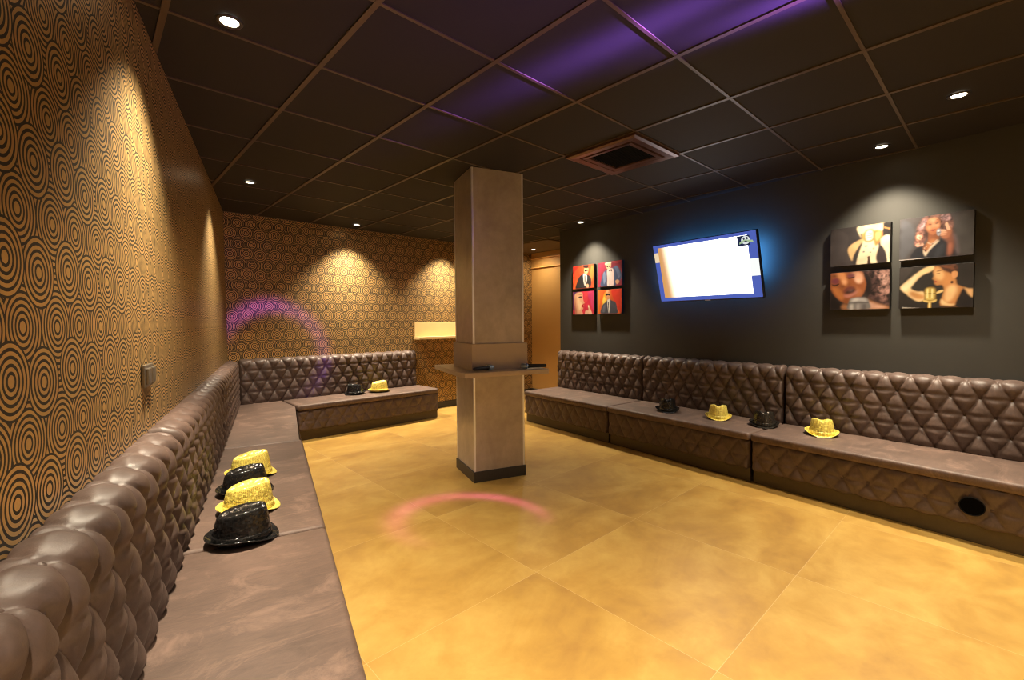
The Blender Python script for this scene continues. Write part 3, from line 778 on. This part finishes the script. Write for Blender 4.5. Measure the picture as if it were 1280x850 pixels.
# --- lower left: close face with dark full hair over a silver microphone
canvas('canvas of a close-up singing face with full dark hair over silver microphone', .808, 1.537, .390, .300, [
    ('ph', '4a3432', [(.52, 1), (.64, .9), (.70, .6), (.66, .3), (.8, .12), (1, .10), (1, 1)]),
    ('ph', '8f6c64', [(.76, .95), (.84, .74), (.82, .52), (.9, .36), (1, .44), (1, .95)]), ('ph', 'a8847a', [(.86, .86), (.86, .7), (.93, .62), (.98, .72), (.95, .86)]), ('ph', '7d5c56', [(.78, .4), (.84, .22), (.97, .2), (.92, .36)]),
    ('es', '3c2a2a', (.82, .27, .05, .08)), ('ps', '1f1515', [(.56, 1), (.68, .84), (.72, .58), (.66, .34), (.60, .46), (.60, .7)]),
    ('p', '9c5a32', [(.0, 1), (.0, .60), (.06, .42), (.15, .28), (.26, .17), (.40, .16), (.52, .28), (.60, .48), (.62, .68), (.58, .86), (.50, 1)]),
    ('ps', 'c87c44', [(.03, .60), (.10, .40), (.20, .26), (.26, .34), (.20, .50), (.14, .60)]), ('ps', 'd8905c', [(.10, .98), (.14, .86), (.22, .82), (.26, .98)]),
    ('ps', 'e2a888', [(.38, .98), (.40, .86), (.46, .74), (.54, .70), (.57, .82), (.52, .96)]), ('ps', 'eebfa4', [(.44, .80), (.47, .70), (.53, .70), (.53, .80)]),
    ('ps', 'b8744c', [(.44, .60), (.50, .56), (.56, .46), (.52, .34), (.44, .36)]),
    ('ps', 'dc9460', [(.19, .86), (.20, .74), (.24, .66), (.30, .66), (.30, .78), (.26, .90)]), ('ps', 'f0b488', [(.22, .78), (.24, .70), (.275, .70), (.27, .79)]),
    ('ps', '5e3222', [(.195, .64), (.225, .60), (.26, .615), (.24, .645)]), ('ps', '5e3222', [(.29, .645), (.33, .65), (.345, .68), (.31, .67)]),
    ('ps', '7c3c4a', [(.01, .78), (.07, .70), (.15, .72), (.15, .82), (.08, .86)]), ('p', '2c1614', [(.02, .70), (.08, .64), (.155, .68), (.15, .705), (.085, .675)]), ('ps', '38201a', [(.02, .92), (.09, .90), (.15, .93), (.09, .94)]),
    ('ps', '74404a', [(.29, .90), (.34, .84), (.42, .86), (.43, .93), (.36, .96)]), ('p', '2c1614', [(.28, .855), (.34, .82), (.425, .85), (.42, .87), (.345, .85)]),
    ('ps', '2c1416', [(.26, .42), (.28, .50), (.34, .555), (.42, .56), (.45, .52), (.44, .45), (.36, .42)]),
    ('ps', '6a3238', [(.24, .44), (.26, .54), (.33, .61), (.40, .60), (.47, .56), (.42, .565), (.34, .55), (.28, .49)]), ('ps', 'd08a80', [(.24, .40), (.32, .39), (.40, .43), (.47, .50), (.48, .47), (.42, .38), (.34, .33), (.27, .34)]), ('ps', '9a7470', [(.31, .50), (.37, .525), (.42, .52), (.37, .49)]),
    ('ps', '1f1717', [(.0, .56), (.05, .40), (.14, .24), (.26, .10), (.30, 0), (0, 0)]), ('ps', 'b07850', [(.24, .16), (.34, .13), (.5, .18), (.58, .28), (.70, .22), (.85, .12), (1.0, .05), (1, 0), (.26, 0)]),
    ('ps', 'e0b098', [(.66, .19), (.80, .12), (.95, .03), (.70, .02), (.64, .1)]),
    ('p', '7f7a7a', [(.33, .0), (.33, .18), (.36, .28), (.42, .315), (.58, .315), (.65, .27), (.68, .18), (.68, .0)]),
    ('ps', 'c4c0c0', [(.37, .20), (.39, .27), (.50, .29), (.61, .27), (.64, .20), (.50, .22)]), ('ps', 'f0ecea', [(.40, .235), (.43, .27), (.5, .275), (.48, .245)]),
    ('l', '484446', [(.335, .16), (.67, .16), (.67, .178), (.335, .178)]), ('ls', 'd8d4d0', [(.36, .0), (.41, .0), (.41, .14), (.36, .14)]), ('ls', 'b0abaa', [(.47, .0), (.52, .0), (.52, .14), (.47, .14)]), ('ls', '565254', [(.58, .0), (.62, .0), (.62, .14), (.58, .14)]),
], '352c2c', g2)
# --- lower right: profile with raised arm behind a gold microphone
canvas('canvas of a woman in profile with raised arm behind a gold microphone', .362, 1.537, .394, .300, [
    ('p', '3d3735', [(0, .6), (.2, .98), (.0, 1)]),
    ('p', 'f3cf9a', [(.02, .50), (.08, .62), (.22, .80), (.34, .94), (.46, 1.0), (.50, .94), (.44, .86), (.32, .78), (.20, .58), (.17, .48), (.26, .40), (.36, .38), (.37, .22), (.28, .16), (.14, .30)]),
    ('ps', 'fde6bd', [(.03, .50), (.12, .64), (.26, .82), (.20, .62), (.14, .50), (.10, .42)]), ('ps', 'c98f55', [(.18, .42), (.30, .34), (.37, .30), (.36, .22), (.26, .22), (.16, .32)]),
    ('ph', '4a2c20', [(.50, .98), (.62, 1), (.78, .98), (.80, .86), (.76, .70), (.68, .62), (.64, .76), (.58, .88)]), ('p', '7a4a30', [(.60, .96), (.70, .97), (.76, .88), (.70, .90)]),
    ('p', 'c98a52', [(.50, .96), (.48, .84), (.495, .76), (.47, .69), (.49, .66), (.50, .61), (.495, .58), (.53, .53), (.60, .53), (.63, .42), (.60, .22), (.58, .12), (.62, .0), (.80, .0), (.84, .2), (.90, .42), (.80, .52), (.78, .64), (.72, .78), (.62, .86), (.56, .96)]),
    ('ps', 'eebb80', [(.51, .92), (.50, .80), (.52, .70), (.58, .64), (.62, .74), (.60, .86)]), ('ps', 'f0c48c', [(.68, .48), (.64, .30), (.66, .12), (.74, .2), (.80, .40), (.76, .52)]),
    ('l', '3b2018', [(.52, .795), (.57, .80), (.57, .815), (.52, .81)]), ('p', '6a3a24', [(.53, .85), (.60, .87), (.60, .885), (.53, .868)]), ('p', 'a03a30', [(.495, .63), (.53, .625), (.53, .60), (.50, .60)]),
    ('p', 'e0a06a', [(.72, .80), (.76, .84), (.80, .80), (.79, .70), (.74, .68)]), ('e', '2a1714', (.73, .585, .018, .03)),
    ('p', '211b1c', [(.60, 0), (.63, .06), (.76, .04), (.80, .18), (.88, .44), (.93, .28), (.99, .18), (1, 0)]), ('p', 'e9b880', [(.88, .46), (.94, .42), (1, .40), (1, .22), (.94, .30), (.90, .42)]),
    ('p', 'f5cf98', [(.60, .20), (.68, .10), (.78, .07), (.72, .04), (.62, .06), (.59, .12)]),
    ('p', 'f3d08a', [(.52, .36), (.60, .42), (.62, .38), (.54, .33)]),
    ('p', '8a6a2c', [(.36, .40), (.37, .18), (.40, .14), (.50, .14), (.525, .20), (.525, .40), (.50, .48), (.44, .50), (.385, .47)]),
    ('p', 'd8bd6a', [(.385, .44), (.385, .22), (.43, .19), (.50, .21), (.505, .42), (.48, .46), (.42, .47)]),
    ('l', '6a5020', [(.37, .325), (.52, .325), (.52, .345), (.37, .345)]), ('l', 'fff0b0', [(.40, .24), (.415, .24), (.415, .45), (.40, .45)]), ('l', '7a6028', [(.435, .22), (.445, .22), (.445, .46), (.435, .46)]), ('l', 'fff0b0', [(.465, .24), (.48, .24), (.48, .45), (.465, .45)]),
    ('p', 'e8c878', [(.35, .20), (.36, .15), (.42, .13), (.50, .13), (.53, .16), (.53, .20), (.45, .16)]), ('l', 'caa24a', [(.415, .0), (.465, .0), (.46, .14), (.42, .14)]), ('l', 'fff0b8', [(.43, .0), (.445, .0), (.445, .12), (.43, .12)]),
    ('l', 'bfb8b0', [(.05, .03), (.30, .0), (.05, .0)]),
], '2c2725', g2)
# --- four red portraits
canvas('small red canvas of a dark-haired man in black suit and tie', 3.812, 1.888, .386, .302, [
    ('p', 'd3342a', [(0, 1), (0, .6), (.12, .8), (.3, 1)]), ('p', 'f07a3a', [(.75, .1), (.9, .3), (.98, .7), (.9, .95), (.8, .6)]), ('p', 'f06a30', [(.02, .02), (.1, .3), (.2, .4), (.2, .0)]),
    ('p', '2e2c30', [(.16, .0), (.20, .28), (.30, .50), (.46, .62), (.60, .56), (.74, .56), (.86, .40), (.86, .10), (.74, .0)]),
    ('p', 'f3ece4', [(.50, .62), (.52, .30), (.58, .10), (.66, .30), (.68, .50), (.62, .60)]), ('l', '1c1a1e', [(.55, .56), (.60, .56), (.60, .30), (.575, .12), (.555, .30)]),
    ('p', 'e0a070', [(.54, .84), (.54, .70), (.62, .60), (.70, .64), (.74, .76), (.72, .88), (.60, .92)]), ('ps', 'f4c49a', [(.60, .76), (.62, .66), (.68, .68), (.68, .78)]),
    ('p', '30201e', [(.50, .92), (.52, 1), (.72, 1), (.74, .88), (.66, .86), (.56, .88)]), ('l', '141214', [(.56, .78), (.72, .80), (.72, .74), (.65, .73), (.57, .72)]),
    ('p', 'e8b088', [(.64, .12), (.66, .02), (.74, .02), (.76, .10), (.70, .18)]),
], 'e5512c', g1)
canvas('small red canvas of a man in blue suit and bow tie', 3.362, 1.888, .386, .302, [
    ('p', 'a8304a', [(0, 0), (.15, .2), (.1, .8), (0, 1)]), ('p', 'c8404a', [(.6, 1), (.8, .9), (1, 1)]),
    ('p', '4c5a80', [(.14, .0), (.18, .40), (.28, .62), (.42, .70), (.62, .74), (.80, .80), (.92, .62), (1, .40), (.94, .22), (.78, .14), (.72, .0)]),
    ('p', '6a7ba4', [(.70, .76), (.80, .78), (.90, .58), (.94, .40), (.86, .30), (.80, .50)]), ('p', '7d8cb0', [(.22, .5), (.30, .6), (.34, .3), (.26, .1)]),
    ('p', 'f0d6d2', [(.40, .68), (.58, .72), (.66, .60), (.66, .0), (.42, .0), (.40, .30)]), ('l', '2c2430', [(.46, .60), (.52, .64), (.60, .58), (.58, .70), (.52, .66), (.47, .68)]), ('l', '8890b0', [(.50, .5), (.53, .5), (.52, .0), (.49, .0)]),
    ('p', 'f0c8a0', [(.34, .92), (.36, .78), (.44, .70), (.54, .76), (.56, .90), (.46, .98)]), ('p', 'f8e6c8', [(.30, .94), (.40, 1), (.54, 1), (.56, .92), (.44, .94), (.34, .88)]), ('l', '1c1a24', [(.36, .86), (.44, .83), (.44, .77), (.37, .80)]), ('l', '1c1a24', [(.46, .84), (.54, .84), (.53, .78), (.47, .78)]),
    ('p', 'e8b088', [(.74, .20), (.84, .24), (.90, .14), (.82, .06), (.76, .10)]),
], '9c3048', g1)
canvas('small red canvas of a woman in profile with raised finger', 3.812, 1.548, .386, .302, [
    ('p', 'c83a6a', [(.65, 1), (.8, .6), (.9, .3), (1, .2), (1, 1)]), ('p', 'd8404a', [(.5, .1), (.6, .5), (.7, .6), (.7, 1), (.55, 1)]),
    ('p', '5a3a78', [(0, 1), (.0, .3), (.08, .2), (.16, .4), (.14, .7), (.3, .95), (.4, 1)]),
    ('p', 'eab08a', [(.10, .90), (.30, .98), (.46, .94), (.48, .74), (.52, .56), (.57, .50), (.50, .46), (.52, .38), (.48, .34), (.50, .26), (.44, .16), (.46, .02), (.14, .0), (.12, .3), (.06, .55)]),
    ('ps', 'f8d2a8', [(.22, .84), (.34, .60), (.44, .50), (.40, .30), (.30, .20), (.22, .45)]), ('ps', 'c87860', [(.10, .7), (.16, .3), (.2, .05), (.12, .0), (.08, .4)]),
    ('p', '3a2030', [(.26, .76), (.36, .72), (.45, .76), (.38, .80)]), ('l', '3a2030', [(.26, .88), (.44, .86), (.42, .90), (.28, .92)]), ('p', 'c02030', [(.42, .42), (.52, .44), (.49, .37), (.51, .31), (.42, .33)]),
    ('p', 'f0c0a0', [(.60, .0), (.62, .18), (.74, .18), (.72, .38), (.77, .38), (.84, .20), (.90, .0)]), ('l', 'fff0e0', [(.73, .30), (.76, .30), (.765, .39), (.72, .38)]),
], 'd02c48', g1)
canvas('small orange-red canvas of a bald man in grey suit and sunglasses', 3.368, 1.548, .386, .302, [
    ('p', 'f5b030', [(.18, .3), (.24, .7), (.34, .9), (.44, .7), (.40, .4), (.3, .3)]), ('p', 'e8402c', [(.6, 1), (.7, .5), (.85, .2), (1, .1), (1, 1)]), ('p', 'f08030', [(.02, .0), (.1, .5), (.1, .9), (.0, 1)]),
    ('p', 'fad860', [(.22, .5), (.28, .72), (.34, .6), (.30, .42)]),
    ('p', '4c4e5c', [(.16, .0), (.20, .34), (.34, .48), (.46, .60), (.62, .54), (.76, .46), (.82, .24), (.80, .0)]), ('p', '6a6c7c', [(.22, .1), (.26, .34), (.34, .40), (.32, .1)]),
    ('p', 'f2eee8', [(.42, .56), (.46, .10), (.50, .08), (.54, .56)]), ('l', '2a2c38', [(.45, .48), (.485, .48), (.48, .16), (.465, .12)]),
    ('p', 'd8966a', [(.34, .84), (.36, .68), (.44, .58), (.52, .66), (.54, .82), (.50, .96), (.40, .98)]), ('p', 'f2c090', [(.38, .94), (.40, .86), (.46, .90), (.46, .97)]), ('l', '14131a', [(.34, .82), (.53, .82), (.52, .74), (.45, .77), (.36, .74)]),
], 'e86a2c', g1)

# ------------------------------------------------------------------ television
TVW, TVH = 1.061, 1.061 * 9 / 16
tv = empty('television', Rw(2.025, .20, 1.805), (-.261, 0, TH_R)); tag(tv, 'lit flat television tilted forward high on the charcoal wall', 'television')
box('casing', -TVW / 2 - .004, TVW / 2 + .004, -.045, 0, -TVH / 2 - .012, TVH / 2 + .004, M['black'], tv, bev=.003)
def uv(u, v): return ((.5 - u) * TVW, (v - .5) * TVH)
def panel(name, pts, off, m, parent):
    bm = bmesh.new(); bm.faces.new([bm.verts.new((uv(*p)[0], off, uv(*p)[1])) for p in pts])
    me = bpy.data.meshes.new(name); bm.to_mesh(me); bm.free()
    return obj(name, me, m, parent)
def rc(a, b, c, d): return [(a, c), (b, c), (b, d), (a, d)]
scr = panel('screen', rc(0, 1, 0, 1), .0008, emis('screen_blue', (.085, .13, .50), .55), tv)
n = NT('screen_picture'); c = n.coord(); s_ = n.n('ShaderNodeSeparateXYZ'); n.set(s_, 0, c)
uu = n.math('SUBTRACT', .5, n.math('DIVIDE', s_.outputs[0], TVW))
vv = n.math('ADD', .5, n.math('DIVIDE', s_.outputs[2], TVH))
uu2 = n.math('SUBTRACT', uu, n.math('MULTIPLY', n.math('SUBTRACT', 1.0, vv), .04))
col = n.ramp(uu2, [(.045, (.80, .40, .13)), (.075, (.85, .45, .20)), (.13, (1, .78, .55)), (.19, (1, 1, 1))])
e_ = n.n('ShaderNodeEmission'); n.set(e_, 0, col); n.set(e_, 1, n.math('MULTIPLY_ADD', n.math('GREATER_THAN', uu2, .19), 1.2, 1.0))
st = n.ramp(uu2, [(.08, (0, 0, 0)), (.25, (1, 1, 1))])
n.set(e_, 1, n.math('MULTIPLY_ADD', st, 1.6, .52))
n.t.links.new(e_.outputs[0], n.out.inputs[0])
panel('screen_picture', rc(.05, .925, .065, .95), .0014, n.m, scr)
panel('screen_picture', rc(.0, .05, .70, .87), .0014, emis('screen_cream', (1, .78, .5), .5), scr)
panel('screen_picture', rc(.925, 1.0, .33, .59), .0014, emis('screen_white', (.95, 1, .95), .6), scr)
lg = panel('screen_logo', rc(.84, .945, .795, .945), .002, emis('logo_navy', (.02, .03, .08), .5), scr)
lw = emis('logo_white', (.85, .9, .9), .5); ld = emis('logo_dark', (.03, .03, .05), 1); lgn = emis('logo_green', (.55, .75, .45), .4)
def ell(cx, cy, rx_, ry_, k=24): return [(cx + rx_ * math.cos(2 * PI * i / k), cy + ry_ * math.sin(2 * PI * i / k)) for i in range(k)]
panel('logo_disc', ell(.91, .875, .037, .062), .0026, lw, lg)
panel('logo_banner', [(.855, .82), (.90, .85), (.975, .83), (.968, .865), (.90, .885), (.86, .855)], .0030, lgn, lg)
panel('logo_mark', ell(.897, .90, .008, .02, 10), .0034, ld, lg); panel('logo_mark', ell(.924, .90, .008, .02, 10), .0034, ld, lg)
panel('logo_mark', [(.893, .855), (.910, .868), (.927, .855), (.910, .845)], .0034, ld, lg)
box('maker_badge', -.03, .03, .0, .0012, -TVH / 2 - .011, -TVH / 2 - .004, M['steel'], tv)
# bracket back to the wall
bm = bmesh.new(); add_box(bm, -.03, .03, -.19, -.045, -.06, .06); add_box(bm, -.12, .12, -.07, -.045, -.12, .12)
obj('wall_bracket', bm_mesh(bm, 'wall_bracket'), M['black'], tv)

# ------------------------------------------------------------------ coloured party light
def area(name, loc, rot, sx_, sy_, p, col):
    l = bpy.data.lights.new(name, 'AREA'); l.shape = 'RECTANGLE'; l.size = sx_; l.size_y = sy_; l.energy = p; l.color = col
    o = bpy.data.objects.new(name, l); o.location = loc; o.rotation_euler = rot
    return link(o)
# added blue lamp behind the television, imitating the screen's bloom on the wall
q = Rw(2.06, .13, 1.80)
area('added_television_glow', q, (PI / 2, 0, math.atan2(-RN.y, -RN.x) - PI / 2), 1.02, .52, 22.0, (.07, .33, .85))

def gobo(name, loc, target, size, power, col, build):
    l = bpy.data.lights.new(name, 'SPOT'); l.energy = power; l.color = col; l.spot_size = R(size); l.spot_blend = .3; l.shadow_soft_size = .01
    l.use_nodes = True; t = l.node_tree; t.nodes.clear()
    class _N(NT):
        def __init__(s): s.t = t
    nn = _N()
    out = nn.n('ShaderNodeOutputLight'); em = nn.n('ShaderNodeEmission'); t.links.new(em.outputs[0], out.inputs[0])
    v = nn.n('ShaderNodeTexCoord').outputs['Normal']
    s3 = nn.n('ShaderNodeSeparateXYZ'); nn.set(s3, 0, v)
    az = nn.math('ABSOLUTE', s3.outputs[2])
    px_ = nn.math('DIVIDE', s3.outputs[0], az); py_ = nn.math('DIVIDE', s3.outputs[1], az)
    nn.set(em, 1, build(nn, px_, py_))
    o = bpy.data.objects.new(name, l); o.location = loc
    d = Vector(target) - Vector(loc); o.rotation_euler = d.to_track_quat('-Z', 'Y').to_euler()
    return link(o)
def ring(r0, w, a0=None, cut=None):
    def f(nn, x, y):
        r = nn.math('SQRT', nn.math('ADD', nn.math('MULTIPLY', x, x), nn.math('MULTIPLY', y, y)))
        g = nn.math('DIVIDE', nn.math('SUBTRACT', r, r0), w)
        g = nn.math('POWER', 2.718, nn.math('MULTIPLY', nn.math('MULTIPLY', g, g), -1.0))
        if cut is not None:      # fade one side of the ring out
            dd = nn.math('ADD', nn.math('MULTIPLY', x, math.cos(cut)), nn.math('MULTIPLY', y, math.sin(cut)))
            k = nn.math('MULTIPLY_ADD', nn.math('DIVIDE', dd, r0), -.75, .42, clamp=True)
            g = nn.math('MULTIPLY', g, k)
        return g
    return f
PROJ = (2.6, .9, 2.40)
gobo('party_light', PROJ, (1.85, 2.34, 0), 40, 480, (.55, .08, 1.0), ring(.145, .020, cut=3.96))
gobo('party_light', (1.7, 1.2, 2.35), (1.62, BACK_Y, .93), 40, 460, (.36, .10, 1.0), ring(.118, .018, cut=-2.3))
def soft(nn, x, y):
    r = nn.math('ADD', nn.math('MULTIPLY', x, x), nn.math('MULTIPLY', y, y))
    return nn.math('POWER', 2.718, nn.math('MULTIPLY', r, -600.0))
def soft_wide(nn, x, y):
    r = nn.math('ADD', nn.math('MULTIPLY', x, x), nn.math('MULTIPLY', y, y))
    return nn.math('POWER', 2.718, nn.math('MULTIPLY', r, -14.0))
gobo('party_light', (2.0, -1.3, 2.15), (1.77, 1.15, CEIL), 24, 5200, (.32, .12, 1.0), soft)
gobo('party_light', (2.35, -1.3, 2.15), (2.06, .50, CEIL), 24, 5200, (.32, .12, 1.0), soft)
gobo('party_light', (1.7, -.1, 1.7), (1.2, 1.5, CEIL), 70, 70, (.36, .14, 1.0), soft_wide)

# ------------------------------------------------------------------ world, camera, view
w = bpy.data.worlds.new('dim_interior'); SC.world = w; w.use_nodes = True
w.node_tree.nodes['Background'].inputs[0].default_value = (.02, .018, .016, 1)
cam = bpy.data.cameras.new('camera'); co = bpy.data.objects.new('camera', cam); COL.objects.link(co)
F_, YAW, PITCH, ROLL = 574.78, .7466, -.0404, -.0076
cs, sn_ = math.cos(YAW), math.sin(YAW)
R0 = Vector((cs, -sn_, 0)); F0 = Vector((sn_, cs, 0)); Z = Vector((0, 0, 1))
FW = F0 * math.cos(PITCH) + Z * math.sin(PITCH); U2 = -F0 * math.sin(PITCH) + Z * math.cos(PITCH)
RR = R0 * math.cos(ROLL) + U2 * math.sin(ROLL); UU = -R0 * math.sin(ROLL) + U2 * math.cos(ROLL)
mat = Matrix.Identity(4)
for i in range(3):
    mat[i][0] = RR[i]; mat[i][1] = UU[i]; mat[i][2] = -FW[i]
mat[2][3] = EYE
co.matrix_world = mat
cam.sensor_width = 36; cam.lens = F_ / 1280 * 36; cam.clip_start = .02
SC.camera = co
SC.cycles.filter_width = 1.1
SC.cycles.use_denoising = True; SC.cycles.denoising_prefilter = 'NONE'     # keeps the fine wallpaper rings
SC.cycles.use_adaptive_sampling = False
vs = SC.view_settings
vs.view_transform = 'Standard'; vs.look = 'None'; vs.exposure = 0.78; vs.gamma = 1.0; vs.use_curve_mapping = False
